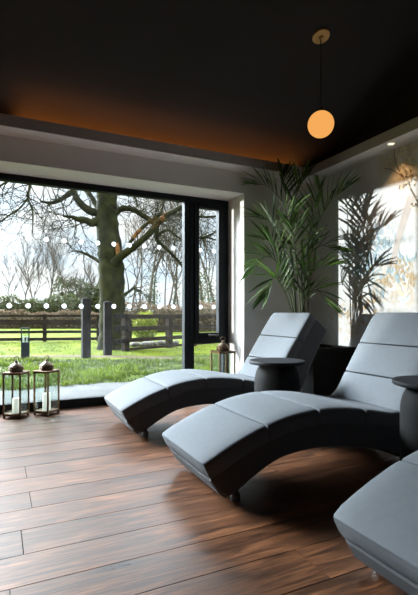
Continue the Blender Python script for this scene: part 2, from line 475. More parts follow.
def mural_material():
    m, nt, N, L, b = new_mat('mural_paper')
    b.inputs['Roughness'].default_value = 0.75
    tc = N.new('ShaderNodeTexCoord')
    nz = N.new('ShaderNodeTexNoise'); nz.inputs['Scale'].default_value = 1.1; nz.inputs['Detail'].default_value = 9; nz.inputs['Roughness'].default_value = 0.62
    L.new(tc.outputs['Object'], nz.inputs['Vector'])
    rp = N.new('ShaderNodeValToRGB'); e = rp.color_ramp.elements
    e[0].position = 0.30; e[0].color = (0.57, 0.56, 0.55, 1)
    e[1].position = 0.70; e[1].color = (0.68, 0.72, 0.75, 1)
    k = e.new(0.47); k.color = (0.64, 0.65, 0.66, 1)
    L.new(nz.outputs['Fac'], rp.inputs['Fac'])
    n2 = N.new('ShaderNodeTexNoise'); n2.inputs['Scale'].default_value = 45; n2.inputs['Detail'].default_value = 4
    L.new(tc.outputs['Object'], n2.inputs['Vector'])
    mr = N.new('ShaderNodeMapRange'); mr.inputs['From Min'].default_value = 0.3; mr.inputs['From Max'].default_value = 0.7
    mr.inputs['To Min'].default_value = 0.92; mr.inputs['To Max'].default_value = 1.05
    L.new(n2.outputs['Fac'], mr.inputs['Value'])
    mx = N.new('ShaderNodeMix'); mx.data_type = 'RGBA'; mx.blend_type = 'MULTIPLY'; mx.inputs['Factor'].default_value = 1
    L.new(rp.outputs['Color'], mx.inputs['A']); L.new(mr.outputs[0], mx.inputs['B'])
    last = mx.outputs['Result']
    sep = N.new('ShaderNodeSeparateXYZ'); L.new(tc.outputs['Object'], sep.inputs[0])
    def wash(cy, cz, ry, rz, col, nscale, lo, hi, amt):
        nonlocal last
        vm = N.new('ShaderNodeVectorMath'); vm.operation = 'SUBTRACT'; vm.inputs[1].default_value = (XM, cy, cz)
        L.new(tc.outputs['Object'], vm.inputs[0])
        vs = N.new('ShaderNodeVectorMath'); vs.operation = 'MULTIPLY'; vs.inputs[1].default_value = (0, 1 / ry, 1 / rz)
        L.new(vm.outputs[0], vs.inputs[0])
        ln = N.new('ShaderNodeVectorMath'); ln.operation = 'LENGTH'; L.new(vs.outputs[0], ln.inputs[0])
        fa = N.new('ShaderNodeMapRange'); fa.inputs['From Min'].default_value = 0.35; fa.inputs['From Max'].default_value = 1.0
        fa.inputs['To Min'].default_value = 1; fa.inputs['To Max'].default_value = 0; fa.interpolation_type = 'SMOOTHSTEP'
        L.new(ln.outputs['Value'], fa.inputs['Value'])
        nn = N.new('ShaderNodeTexNoise'); nn.inputs['Scale'].default_value = nscale; nn.inputs['Detail'].default_value = 6; nn.inputs['Distortion'].default_value = 1.5
        L.new(tc.outputs['Object'], nn.inputs['Vector'])
        nr = N.new('ShaderNodeMapRange'); nr.inputs['From Min'].default_value = lo; nr.inputs['From Max'].default_value = hi
        L.new(nn.outputs['Fac'], nr.inputs['Value'])
        mu = N.new('ShaderNodeMath'); mu.operation = 'MULTIPLY'; L.new(fa.outputs[0], mu.inputs[0]); L.new(nr.outputs[0], mu.inputs[1])
        m2 = N.new('ShaderNodeMath'); m2.operation = 'MULTIPLY'; m2.inputs[1].default_value = amt; L.new(mu.outputs[0], m2.inputs[0])
        mm = N.new('ShaderNodeMix'); mm.data_type = 'RGBA'
        L.new(m2.outputs[0], mm.inputs['Factor']); L.new(last, mm.inputs['A']); mm.inputs['B'].default_value = (*col, 1)
        last = mm.outputs['Result']
    c = mur(374, 255); wash(c.y, c.z, 0.6, 0.45, (0.16, 0.34, 0.44), 9, 0.45, 0.62, 0.8)
    c = mur(398, 283); wash(c.y, c.z, 0.55, 0.36, (0.52, 0.36, 0.17), 8, 0.42, 0.62, 0.6)
    c = mur(396, 280); wash(c.y, c.z, 0.5, 0.3, (0.20, 0.36, 0.44), 13, 0.55, 0.66, 0.5)
    c = mur(360, 320); wash(c.y, c.z, 0.8, 0.4, (0.50, 0.36, 0.19), 7, 0.45, 0.62, 0.6)
    c = mur(410, 150); wash(c.y, c.z, 0.5, 0.35, (0.36, 0.20, 0.09), 5, 0.35, 0.6, 0.5)  # warm pool under the downlight painted into the paper
    L.new(last, b.inputs['Base Color'])
    return m

M_mur = mural_material()
M_pbranch = mat('painted_branch', (0.13, 0.10, 0.075), (0.20, 0.16, 0.12), rough=0.8, scale=20)
M_pbloom = mat('painted_blossom', (0.68, 0.60, 0.45), (0.76, 0.72, 0.64), rough=0.8, scale=30)
M_pblue = mat('painted_blue_leaf', (0.26, 0.42, 0.50), (0.40, 0.52, 0.57), rough=0.8, scale=30)
M_pochre = mat('painted_ochre_leaf', (0.46, 0.34, 0.19), (0.56, 0.45, 0.30), rough=0.8, scale=30)
M_pmauve = mat('painted_pale_trunk', (0.52, 0.48, 0.46), (0.57, 0.53, 0.50), rough=0.8, scale=12)
bm = bmesh.new()
vs = [bm.verts.new(p) for p in ((XM - 0.004, YB, 0.0), (XM - 0.004, YW, 0.0), (XM - 0.004, YW, ZS + 0.004), (XM - 0.004, YB, ZS + 0.004))]
vb = [bm.verts.new((XM, v.co.y, v.co.z)) for v in vs]
bm.faces.new(vs); bm.faces.new(vb[::-1])
for i in range(4): bm.faces.new((vs[i], vs[(i + 1) % 4], vb[(i + 1) % 4], vb[i]))
rnd = random.Random(11)
def ribbon(pts, w, mi, lift):
    P = [mur(*p[:2], lift) for p in smooth_path(pts, 6)]
    n = len(P)
    Lr = []
    for i, p in enumerate(P):
        t = P[min(i + 1, n - 1)] - P[max(i - 1, 0)]
        q = Vector((0, -t.z, t.y)).normalized()
        ww = w[0] + (w[1] - w[0]) * i / (n - 1)
        Lr.append((bm.verts.new(p + q * ww), bm.verts.new(p - q * ww)))
    for a_, b2 in zip(Lr, Lr[1:]):
        f = bm.faces.new((a_[0], b2[0], b2[1], a_[1])); f.material_index = mi
def pleaf(c, ang, ln, wd, mi, lift):
    dv = Vector((0, cos(ang), sin(ang))); q = Vector((0, -sin(ang), cos(ang)))
    pr = [(0, 0), (0.3, 1), (0.6, 0.9), (1, 0), (0.6, -0.9), (0.3, -1)]
    f = bm.faces.new([bm.verts.new(c + dv * ln * s + q * wd * k) for s, k in pr]); f.material_index = mi
ribbon([(412, 196), (404, 220), (397, 245), (392, 268)], (0.05, 0.035), 5, 0.0006)
ribbon([(426, 214), (417, 200), (408, 184), (399, 170), (395, 158), (394, 140)], (0.012, 0.005), 1, 0.0012)
ribbon([(403, 177), (392, 170), (383, 168)], (0.006, 0.003), 1, 0.0014)
ribbon([(410, 187), (412, 174), (409, 163)], (0.006, 0.003), 1, 0.0014)
for cu, cv, n, s in ((407, 166, 26, 5), (410, 180, 22, 5), (404, 184, 10, 4), (385, 160, 16, 4), (404, 150, 10, 4), (415, 205, 8, 4), (378, 172, 8, 4)):
    for k in range(n):
        c = mur(cu + rnd.gauss(0, s * 0.7), cv + rnd.gauss(0, s), 0.002 + 0.00002 * k)
        for q in range(rnd.randint(3, 5)):
            pleaf(c, rnd.uniform(0, 6.28), rnd.uniform(0.02, 0.04), 0.010, 2, 0)
for cu, cv, n, s in ((362, 248, 16, 6), (384, 246, 14, 5), (376, 262, 10, 6), (398, 281, 10, 4), (390, 272, 8, 4), (378, 296, 8, 5), (408, 262, 10, 4)):
    for k in range(n):
        c = mur(cu + rnd.gauss(0, s), cv + rnd.gauss(0, s * 0.6), 0.0025 + 0.00002 * k)
        pleaf(c, rnd.uniform(0.6, 2.6), rnd.uniform(0.05, 0.13), 0.007, 3, 0)
for cu, cv, n, s in ((400, 268, 16, 7), (388, 286, 14, 6), (410, 280, 12, 6), (372, 305, 12, 7), (350, 318, 12, 6)):
    for k in range(n):
        c = mur(cu + rnd.gauss(0, s), cv + rnd.gauss(0, s * 0.7), 0.003 + 0.00002 * k)
        pleaf(c, rnd.uniform(0.3, 2.9), rnd.uniform(0.05, 0.11), 0.011, 4, 0)
# the pattern carries on along the wall towards the back of the room
for k in range(150):
    c = Vector((XM - 0.0075 - 0.00002 * k, rnd.uniform(-4.2, 2.75), rnd.uniform(0.15, 1.5) ** 1.0))
    if rnd.random() < 0.5: pleaf(c, rnd.uniform(0.4, 2.8), rnd.uniform(0.06, 0.14), 0.010, rnd.choice((3, 4, 4)), 0)
    else:
        c.z = 1.5 + rnd.uniform(0, 0.9)
        for q in range(4): pleaf(c, rnd.uniform(0, 6.28), rnd.uniform(0.02, 0.04), 0.010, 2, 0)
for kq, (cu, cv, an) in enumerate(((402, 296, 1.2), (404, 296, 1.9), (401, 298, 2.6), (406, 298, 0.7))):
    pleaf(mur(cu, cv, 0.0040 + 0.0003 * kq), an, 0.16, 0.022, 2, 0)
o = obj('mural', bm, [M_mur, M_pbranch, M_pbloom, M_pblue, M_pochre, M_pmauve], recalc=False)
tag(o, 'pale wall mural with painted blossom branch and faded blue and ochre foliage', 'mural')

# ------------------------------------------------------------------ loungers
TOP = [(0.0, 0.245), (0.15, 0.322), (0.34, 0.398), (0.53, 0.447), (0.72, 0.467), (0.90, 0.461), (1.09, 0.436), (1.28, 0.397),
       (1.39, 0.385), (1.47, 0.435), (1.56, 0.575), (1.70, 0.79), (1.80, 0.94), (1.885, 1.06)]
BOT = [(0.06, 0.135), (0.135, 0.038), (0.23, 0.07), (0.32, 0.125), (0.48, 0.200), (0.66, 0.226), (0.84, 0.222), (1.09, 0.188),
       (1.28, 0.135), (1.42, 0.078), (1.53, 0.052), (1.64, 0.06), (1.72, 0.15), (1.82, 0.36), (1.95, 0.60), (2.10, 0.862)]
TOP = [(x - 0.06 * (1 - x / 1.885), z) for x, z in TOP]
BOT = [(x - 0.06 * max(0, 1 - x / 1.885), z) for x, z in BOT]
TP = smooth_path(TOP, 12)
ACC = [0.0]
for p, q in zip(TP, TP[1:]):
    ACC.append(ACC[-1] + math.hypot(q[0] - p[0], q[1] - p[1]))
TL = ACC[-1]
def top_at(s):
    s = max(0.0, min(TL, s))
    for i in range(len(ACC) - 1):
        if ACC[i + 1] >= s:
            break
    t = (s - ACC[i]) / max(1e-9, ACC[i + 1] - ACC[i])
    x = TP[i][0] + (TP[i + 1][0] - TP[i][0]) * t; z = TP[i][1] + (TP[i + 1][1] - TP[i][1]) * t
    return x, z
def top_frame(s):
    a_, b2 = top_at(s - 0.03), top_at(s + 0.03)
    dx, dz = b2[0] - a_[0], b2[1] - a_[1]
    l = math.hypot(dx, dz)
    x, z = top_at(s)
    return x, z, -dz / l, dx / l
def s_of_x(x):
    best = min(range(len(TP)), key=lambda i: abs(TP[i][0] - x))
    return ACC[best]
LW = 0.70
CT = 0.105
def cushion_bm(s0, s1):
    """rounded pad between two seams, bent along the profile"""
    bm = bmesh.new()
    ns, ny, nn = 12, 12, 5
    def rounded(k, n, half, r):
        # node spacing packed towards the ends
        t = k / n * 2 - 1
        return t
    L2, W2, T2 = (s1 - s0) / 2, LW / 2, CT / 2
    rs, rn = 0.018, 0.026
    def params(n, half, r):
        e = [-half, -half + r * 0.3, -half + r]
        m_ = n - 5
        return e + [(-half + r) + (2 * half - 2 * r) * k / (m_ + 1) for k in range(1, m_ + 1)] + [-x for x in e[::-1]]
    A, B, D = params(ns, L2, rs), params(ny, W2, rn), params(7, T2, rn)
    grid = {}
    def vert(i, j, k):
        key = (i, j, k)
        if key in grid: return grid[key]
        p = Vector((A[i], B[j], D[k]))
        inner = Vector((max(-L2 + rs, min(L2 - rs, p.x)), max(-W2 + rn, min(W2 - rn, p.y)), max(-T2 + rn, min(T2 - rn, p.z))))
        dlt = p - inner
        nz_ = sum(1 for c in dlt if abs(c) > 1e-9)
        if nz_ > 1 and dlt.length > 1e-9:
            m_ = max(abs(c) for c in dlt)
            dlt = dlt.normalized() * m_
        p = inner + dlt
        # gentle crown on the top face and a pinch towards the seams
        u_, w_ = p.x / L2, p.y / W2
        if p.z > 0:
            p.z += 0.006 * (1 - u_ ** 4) * (1 - w_ ** 4) * (p.z / T2)
        s = (s0 + s1) / 2 + p.x
        ed = min(s, TL - s)
        if ed < 0.07:
            kk = (0.07 - ed) / 0.07
            p.y *= 1 - 0.075 * (1 - math.sqrt(max(0, 1 - kk * kk)))
        x, z, nx, nz2 = top_frame(s)
        off = p.z - T2
        v = bm.verts.new((x + nx * off, p.y, z + nz2 * off))
        grid[key] = v
        return v
    I, J, K = len(A), len(B), len(D)
    for i in range(I - 1):
        for j in range(J - 1):
            for k in (0, K - 1):
                bm.faces.new((vert(i, j, k), vert(i + 1, j, k), vert(i + 1, j + 1, k), vert(i, j + 1, k)))
    for i in range(I - 1):
        for k in range(K - 1):
            for j in (0, J - 1):
                bm.faces.new((vert(i, j, k), vert(i + 1, j, k), vert(i + 1, j, k + 1), vert(i, j, k + 1)))
    for j in range(J - 1):
        for k in range(K - 1):
            for i in (0, I - 1):
                bm.faces.new((vert(i, j, k), vert(i, j + 1, k), vert(i, j + 1, k + 1), vert(i, j, k + 1)))
    return bm
def shell_bm():
    bm = bmesh.new()
    n = 60
    BP = smooth_path(BOT, 10)
    acc = [0.0]
    for p, q in zip(BP, BP[1:]): acc.append(acc[-1] + math.hypot(q[0] - p[0], q[1] - p[1]))
    def bot_at(t):
        s = t * acc[-1]
        for i in range(len(acc) - 1):
            if acc[i + 1] >= s: break
        k = (s - acc[i]) / max(1e-9, acc[i + 1] - acc[i])
        return BP[i][0] + (BP[i + 1][0] - BP[i][0]) * k, BP[i][1] + (BP[i + 1][1] - BP[i][1]) * k
    w = LW / 2 - 0.012
    rows = []
    for k in range(n + 1):
        t = k / n
        x, z, nx, nz = top_frame(0.02 + t * (TL - 0.04))
        up = (x - nx * (CT - 0.012), z - nz * (CT - 0.012))
        lo = bot_at(t)
        w = LW / 2 - 0.012 - 0.022 * max(0, 1 - t / 0.05) ** 2
        ins = 0.02
        rows.append([bm.verts.new((up[0], -w, up[1])), bm.verts.new((up[0], w, up[1])),
                     bm.verts.new((lo[0] * 0.85 + up[0] * 0.15, w, lo[1] * 0.85 + up[1] * 0.15)), bm.verts.new((lo[0], w - ins, lo[1])),
                     bm.verts.new((lo[0], -w + ins, lo[1])), bm.verts.new((lo[0] * 0.85 + up[0] * 0.15, -w, lo[1] * 0.85 + up[1] * 0.15))])
    for a_, b2 in zip(rows, rows[1:]):
        for k in range(6):
            bm.faces.new((a_[k], a_[(k + 1) % 6], b2[(k + 1) % 6], b2[k]))
    bm.faces.new(rows[0][::-1]); bm.faces.new(rows[-1])
    return bm
SEAMS = [0.0, s_of_x(0.345), s_of_x(0.715), s_of_x(1.10), s_of_x(1.40), s_of_x(1.545), s_of_x(1.705), TL]
def make_lounger():
    root = empty('lounger', (0, 0, 0))
    for a_, b2 in zip(SEAMS, SEAMS[1:]):
        obj('cushion', cushion_bm(a_ + 0.001, b2 - 0.001), M_fabric, root, smooth=True)
    sh = obj('base', shell_bm(), M_shell, root)
    for x in (0.165, 1.56):
        for y in (-0.29, 0.29):
            bm = bmesh.new()
            lathe(bm, [(0.025, 0.0), (0.028, 0.004), (0.028, 0.04), (0.018, 0.044), (0.018, 0.07)], 16, (x, y, 0))
            g = obj('glide', bm, M_glide, root)
    return root
def copy_tree(o, parent=None):
    c = o.copy(); C.objects.link(c)
    if parent: c.parent = parent
    for ch in [k for k in bpy.data.objects if k.parent == o]:
        copy_tree(ch, c)
    return c
G = 'upholstered wave loungers in a row'
l1 = make_lounger(); l1.location = (0.965, 3.905, 0)
tag(l1, 'grey wave lounger nearest the window, its headrest in front of the palm', 'lounger', G)
l2 = copy_tree(l1); l2.location = (1.035, 2.455, 0)
tag(l2, 'grey wave lounger shown nearly whole, between the two side tables', 'lounger', G)
l3 = copy_tree(l1); l3.location = (1.25, 1.035, 0)
tag(l3, 'grey wave lounger nearest the camera, cut off by the right edge', 'lounger', G)

# ------------------------------------------------------------------ side tables
def make_table(loc):
    root = empty('side_table', loc)
    bm = bmesh.new()
    lathe(bm, [(0.225, 0.612), (0.236, 0.616), (0.24, 0.622), (0.24, 0.636), (0.236, 0.642), (0.22, 0.644)], 56)
    obj('tabletop', bm, M_tabletop, root, smooth=False)
    bm = bmesh.new()
    prof = [(0.19, 0.0), (0.195, 0.004), (0.195, 0.40)]
    for k in range(1, 9):
        t = k / 8 * PI / 2
        prof.append((0.125 + 0.07 * cos(t), 0.44 + 0.165 * sin(t)))
    prof.append((0.12, 0.612))
    lathe(bm, prof, 48)
    obj('drum_base', bm, M_black, root, smooth=True)
    bm = bmesh.new()
    for sgn in (1,):
        box(bm, -0.202, -0.192, -0.006, 0.006, 0.06, 0.40, bevel=0.002, segs=1)
    hp = obj('upright_strip', bm, mat('strip_metal', (0.06, 0.06, 0.06), rough=0.4, metal=0.6), root)  # narrow lighter strip standing upright on the drum face
    hp.rotation_euler = (0, 0, radians(62))
    return root
t1 = make_table((2.17, 3.17, 0))
tag(t1, 'round black side table between the two farther loungers', 'side table', 'round drum side tables')
t2 = copy_tree(t1); t2.location = (2.37, 1.80, 0)
tag(t2, 'round black side table cut off by the right edge beside the middle lounger', 'side table', 'round drum side tables')

# ------------------------------------------------------------------ lanterns
def make_lantern(loc, rz, w, hb, s=1.0):
    root = empty('lantern', loc, rz)
    h = w / 2
    t = 0.007 * s
    bm = bmesh.new()
    box(bm, -h, h, -h, h, 0.022, 0.034, bevel=0.003, segs=1)
    box(bm, -h * 0.85, h * 0.85, -h * 0.85, h * 0.85, 0.034, 0.040)
    obj('base', bm, M_brassd, root)
    for sx in (-1, 1):
        for sy in (-1, 1):
            bm = bmesh.new()
            lathe(bm, [(0.012 * s, 0), (0.014 * s, 0.008), (0.008 * s, 0.024)], 12, (sx * h * 0.88, sy * h * 0.88, 0))
            obj('foot', bm, M_brassd, root)
    bm = bmesh.new()
    for sx in (-1, 1):
        for sy in (-1, 1):
            cx, cy = sx * (h - t), sy * (h - t)
            box(bm, cx - t, cx + t, cy - t, cy + t, 0.034, hb - 0.012)
    for z0 in (0.034, hb - 0.024):
        for sgn in (-1, 1):
            c = sgn * (h - t)
            box(bm, -h + 2 * t, h - 2 * t, c - t * 0.8, c + t * 0.8, z0, z0 + 0.012)
            box(bm, c - t * 0.8, c + t * 0.8, -h + 2 * t, h - 2 * t, z0, z0 + 0.012)
    obj('frame', bm, M_brass, root)
    for k in range(4):
        bm = bmesh.new()
        box(bm, -h + 2 * t, h - 2 * t, h - t - 0.0015, h - t + 0.0015, 0.046, hb - 0.024)
        o = obj('glass_pane', bm, M_lglass, root); o.rotation_euler = (0, 0, k * PI / 2)
    bm = bmesh.new()
    box(bm, -h - 0.006, h + 0.006, -h - 0.006, h + 0.006, hb - 0.012, hb, bevel=0.003, segs=1)
    obj('roof_plate', bm, M_brass, root)
    bm = bmesh.new()
    r0 = 0.064 * s
    lathe(bm, [(r0 * 0.96, hb), (r0 * 1.03, hb + 0.012 * s), (r0 * 1.03, hb + 0.03 * s), (r0 * 0.98, hb + 0.048 * s), (r0 * 0.86, hb + 0.062 * s),
               (r0 * 0.62, hb + 0.076 * s), (r0 * 0.30, hb + 0.086 * s), (r0 * 0.2, hb + 0.095 * s), (r0 * 0.24, hb + 0.102 * s), (r0 * 0.1, hb + 0.112 * s)], 24)
    # beaded pattern round the dome
    for k in range(16):
        a_ = k * 2 * PI / 16
        for zz, rr in ((0.022, 1.03), (0.045, 1.0)):
            bmesh.ops.create_icosphere(bm, subdivisions=1, radius=0.0085 * s,
                                       matrix=Matrix.Translation((r0 * rr * cos(a_ + zz * 9), r0 * rr * sin(a_ + zz * 9), hb + zz * s)))
    dm = obj('dome', bm, M_brassd, root)
    bm = bmesh.new()
    pts = [(0.024 * s * cos(q * 2 * PI / 20), 0, hb + 0.128 * s + 0.024 * s * sin(q * 2 * PI / 20)) for q in range(21)]
    tube(bm, pts, 0.0042 * s, 8, cap=False)
    o = obj('ring_handle', bm, M_brassd, root, smooth=True); o.rotation_euler = (0, 0, -rz - 0.5)
    return root
GL = 'brass lanterns by the window'
tag(make_lantern((0.165, 4.86, 0), radians(-30), 0.186, 0.457), 'leftmost square brass lantern with domed top, by the left edge', 'lantern', GL)
tag(make_lantern((0.455, 4.86, 0), radians(-44.4), 0.182, 0.457), 'square brass lantern just right of the leftmost one, before the big pane', 'lantern', GL)
tag(make_lantern((2.49, 4.80, 0), radians(2.5), 0.226, 0.585, 1.15), 'larger brass lantern under the window handle, behind the far lounger', 'lantern', GL)
def candle(loc, r, h, label):
    o = empty('pillar_candle', loc)
    bm = bmesh.new()
    lathe(bm, [(r * 0.97, 0.0), (r, 0.004), (r, h - 0.006), (r * 0.93, h), (r * 0.5, h - 0.006), (r * 0.1, h - 0.009)], 28)
    obj('wax', bm, M_wax, o, smooth=False)
    bm = bmesh.new(); tube(bm, [(0, 0, h - 0.012), (0.001, 0, h), (0.004, 0, h + 0.012)], 0.0015, 6)
    obj('wick', bm, M_wick, o)
    tag(o, label, 'candle', 'white pillar candles in the lanterns')
candle((0.165, 4.86, 0.0405), 0.036, 0.15, 'white pillar candle inside the leftmost lantern')
candle((0.455, 4.86, 0.0405), 0.040, 0.175, 'white pillar candle inside the second lantern from the left')
candle((2.49, 4.80, 0.0405), 0.042, 0.19, 'white pillar candle inside the lantern behind the far lounger')

# ------------------------------------------------------------------ potted palm
px, py = 3.20, 4.17
palm = empty('potted_palm', (px, py, 0))
tag(palm, 'tall green kentia palm in a square black planter in the corner behind the far lounger', 'potted palm')
bm = bmesh.new()
def ring(x0, x1, y0, y1, z):
    return [bm.verts.new((x, y, z)) for x, y in ((x0, y0), (x1, y0), (x1, y1), (x0, y1))]
ax0, ax1, ay0, ay1 = 3.07 - px, 3.67 - px, 3.80 - py, 4.46 - py
rings = [ring(ax0 + 0.05, ax1 - 0.05, ay0 + 0.05, ay1 - 0.05, 0.0), ring(ax0 + 0.04, ax1 - 0.04, ay0 + 0.04, ay1 - 0.04, 0.03), ring(ax0, ax1, ay0, ay1, 0.60), ring(ax0 - 0.008, ax1 + 0.008, ay0 - 0.008, ay1 + 0.008, 0.61),
         ring(ax0 - 0.008, ax1 + 0.008, ay0 - 0.008, ay1 + 0.008, 0.66), ring(ax0 + 0.025, ax1 - 0.025, ay0 + 0.025, ay1 - 0.025, 0.66), ring(ax0 + 0.03, ax1 - 0.03, ay0 + 0.03, ay1 - 0.03, 0.60)]
for q1, q2 in zip(rings, rings[1:]):
    for k in range(4): bm.faces.new((q1[k], q1[(k + 1) % 4], q2[(k + 1) % 4], q2[k]))
bm.faces.new(rings[0][::-1]); bm.faces.new(rings[-1])
obj('planter', bm, M_pot, palm)
bm = bmesh.new()
k = 14
gr = [[bm.verts.new((ax0 + 0.03 + (ax1 - ax0 - 0.06) * i / k, ay0 + 0.03 + (ay1 - ay0 - 0.06) * j / k, 0.625 + 0.012 * sin(i * 2.3) * cos(j * 1.9))) for j in range(k + 1)] for i in range(k + 1)]
for i in range(k):
    for j in range(k): bm.faces.new((gr[i][j], gr[i + 1][j], gr[i + 1][j + 1], gr[i][j + 1]))
obj('soil', bm, M_soil, palm, smooth=True)
FR = [  # mid u,v,d ; tip u,v,d
    ((286, 213, 5.15), (255, 185, 5.20)), ((288, 210, 5.22), (282, 176, 5.30)), ((292, 214, 5.05), (306, 178, 4.95)),
    ((309, 238, 5.0), (320, 190, 4.85)), ((316, 230, 5.05), (345, 190, 4.90)), ((284, 252, 5.0), (261, 219, 4.90)),
    ((280, 266, 5.2), (254, 271, 5.22)), ((282, 287, 5.05), (268, 294, 4.9)), ((303, 266, 5.1), (334, 250, 5.0)),
    ((302, 287, 5.0), (332, 266, 4.75)), ((296, 262, 4.95), (290, 224, 4.7)), ((280, 262, 5.1), (263, 240, 5.25)),
    ((304, 298, 5.1), (327, 303, 5.0)),
]
rp_ = random.Random(3)
def make_frond(mid, tip, idx):
    base = Vector((px + rp_.uniform(-0.07, 0.07), py + rp_.uniform(-0.07, 0.07), 0.64))
    m_, t_ = at(*mid), at(*tip)
    m_.y = min(m_.y, 4.52); t_.y = min(t_.y, 4.56)
    m_.x = min(m_.x, 3.6); t_.x = min(t_.x, 3.66)
    chord = t_ - m_
    peak = m_ + chord * 0.55 + Vector((0, 0, 0.06 + 0.10 * abs(chord.normalized().x)))
    lowm = base.lerp(m_, 0.55) + Vector((0, 0, 0.05))
    P = [Vector(q) for q in smooth_path([tuple(base), tuple(lowm), tuple(m_), tuple(peak), tuple(t_)], 10)]
    n = len(P)
    st = empty_part = None
    bm = bmesh.new()
    loc = [p - Vector((px, py, 0)) for p in P]
    tube(bm, loc, [0.0085 * (1 - 0.8 * i / (n - 1)) + 0.001 for i in range(n)], 6)
    ob = obj('frond', bm, M_stem, palm, smooth=True)
    bm = bmesh.new(); tones = []
    i0 = 17
    cnt = 12
    for k in range(cnt):
        f = k / (cnt - 1)
        i = i0 + f * (n - 1 - i0)
        a_ = int(min(i, n - 2)); p = loc[a_].lerp(loc[a_ + 1], i - a_)
        t = (loc[a_ + 1] - loc[a_]).normalized()
        side = t.cross(Vector((0, 0, 1)))
        if side.length < 0.2: side = t.cross(R)
        side.normalize(); up = side.cross(t).normalized()
        ln = (0.24 + 0.16 * sin(PI * min(1, 0.15 + f * 0.85))) * rp_.uniform(0.85, 1.1)
        for sg in (-1, 1):
            ang = radians(46 - 26 * f) * rp_.uniform(0.9, 1.1)
            dv = (t * cos(ang) + side * sg * sin(ang) + up * 0.42).normalized()
            wv = dv.cross(up).normalized()
            wv = (wv + up * rp_.uniform(-0.9, 0.9) + R * 0.3).normalized(); wv = (wv - dv * wv.dot(dv)).normalized()
            wd = 0.0175 * rp_.uniform(0.85, 1.15)
            rows = []
            steps = 5
            for s in range(steps + 1):
                q = s / steps
                wq = wd * (0.35 + 1.3 * q if q < 0.4 else 0.87 * (1 - ((q - 0.4) / 0.6) ** 1.6)) + 0.0004
                pos = p + dv * ln * q + Vector((0, 0, -0.26 * ln * q * q * (0.5 + 0.3 * rp_.random())))
                wp = pos + Vector((px, py, 0))
                if wp.x > XM - 0.02: pos.x = XM - 0.02 - px
                if wp.y > YW - 0.02: pos.y = YW - 0.02 - py
                fold = up * wq * 0.5
                rows.append([bm.verts.new(pos - wv * wq + fold), bm.verts.new(pos), bm.verts.new(pos + wv * wq + fold)])
            tn = rp_.random()
            for r1, r2 in zip(rows, rows[1:]):
                for c_ in range(2):
                    bm.faces.new((r1[c_], r1[c_ + 1], r2[c_ + 1], r2[c_])); tones.append(tn)
    lf = obj('leaflets', bm, M_palm, ob, smooth=True, recalc=False)
    tone_attr(lf, tones)
for i, (m_, t_) in enumerate(FR):
    make_frond(m_, t_, i)

# ------------------------------------------------------------------ pendant, downlight
cy = 2.91; cx = 2.43
zc = ZC + SL * (YW - cy)
pend = empty('pendant_lamp', (cx, cy, zc))
tag(pend, 'glowing amber globe pendant on a thin black cord from a brass ceiling rose', 'pendant lamp')
bm = bmesh.new()
lathe(bm, [(0.072, 0.001), (0.073, 0.0), (0.073, -0.016), (0.068, -0.020), (0.02, -0.020), (0.012, -0.035)], 40)
o = obj('ceiling_rose', bm, M_canopy, pend); o.rotation_euler = (-math.atan(SL), 0, 0)
zg = 2.625
bm = bmesh.new(); tube(bm, [(0, 0, -0.01), (0, 0, (zg + 0.11 - zc))], 0.005, 10)
obj('cord', bm, M_cord, pend)
bm = bmesh.new()
lathe(bm, [(0.018, zg + 0.140 - zc), (0.022, zg + 0.136 - zc), (0.022, zg + 0.104 - zc)], 20)
obj('socket_cap', bm, M_cord, pend)
bm = bmesh.new()
bmesh.ops.create_uvsphere(bm, u_segments=40, v_segments=24, radius=0.108, matrix=Matrix.Translation((0, 0, zg - zc)))
obj('globe', bm, M_globe, pend, smooth=True)

dl = empty('downlight', (3.565, 3.20, ZS + 0.004))
tag(dl, 'small round recessed downlight in the soffit above the mural', 'downlight')
bm = bmesh.new()
lathe(bm, [(0.045, 0.0), (0.046, -0.004), (0.034, -0.005), (0.032, -0.002)], 32, cap=False)
obj('trim_ring', bm, M_ring, dl)
bm = bmesh.new(); lathe(bm, [(0.032, -0.0005), (0.032, -0.0022)], 28)
obj('lens', bm, M_lens, dl)

def lamp(name, typ, loc, energy, col, **kw):
    l = bpy.data.lights.new(name, typ)
    l.energy = energy; l.color = col
    for k, v in kw.items(): setattr(l, k, v)
    o = bpy.data.objects.new(name, l); C.objects.link(o); o.location = loc
    return o
s_ = lamp('downlight_beam', 'SPOT', (3.565, 3.20, ZS - 0.004), 9, (1.0, 0.55, 0.22), spot_size=radians(95), spot_blend=0.7, shadow_soft_size=0.03)
s_.rotation_euler = (0, 0, 0)
# warm strip lying in the cove behind the fascia over the window
st = lamp('cove_strip', 'AREA', (1.75, YW - 0.05, 2.775), 8.5, (1.0, 0.32, 0.06), shape='RECTANGLE', size=3.2, size_y=0.02, spread=radians(72))
st.rotation_euler = (Vector((0, -0.965, 0.26))).to_track_quat('-Z', 'Y').to_euler()

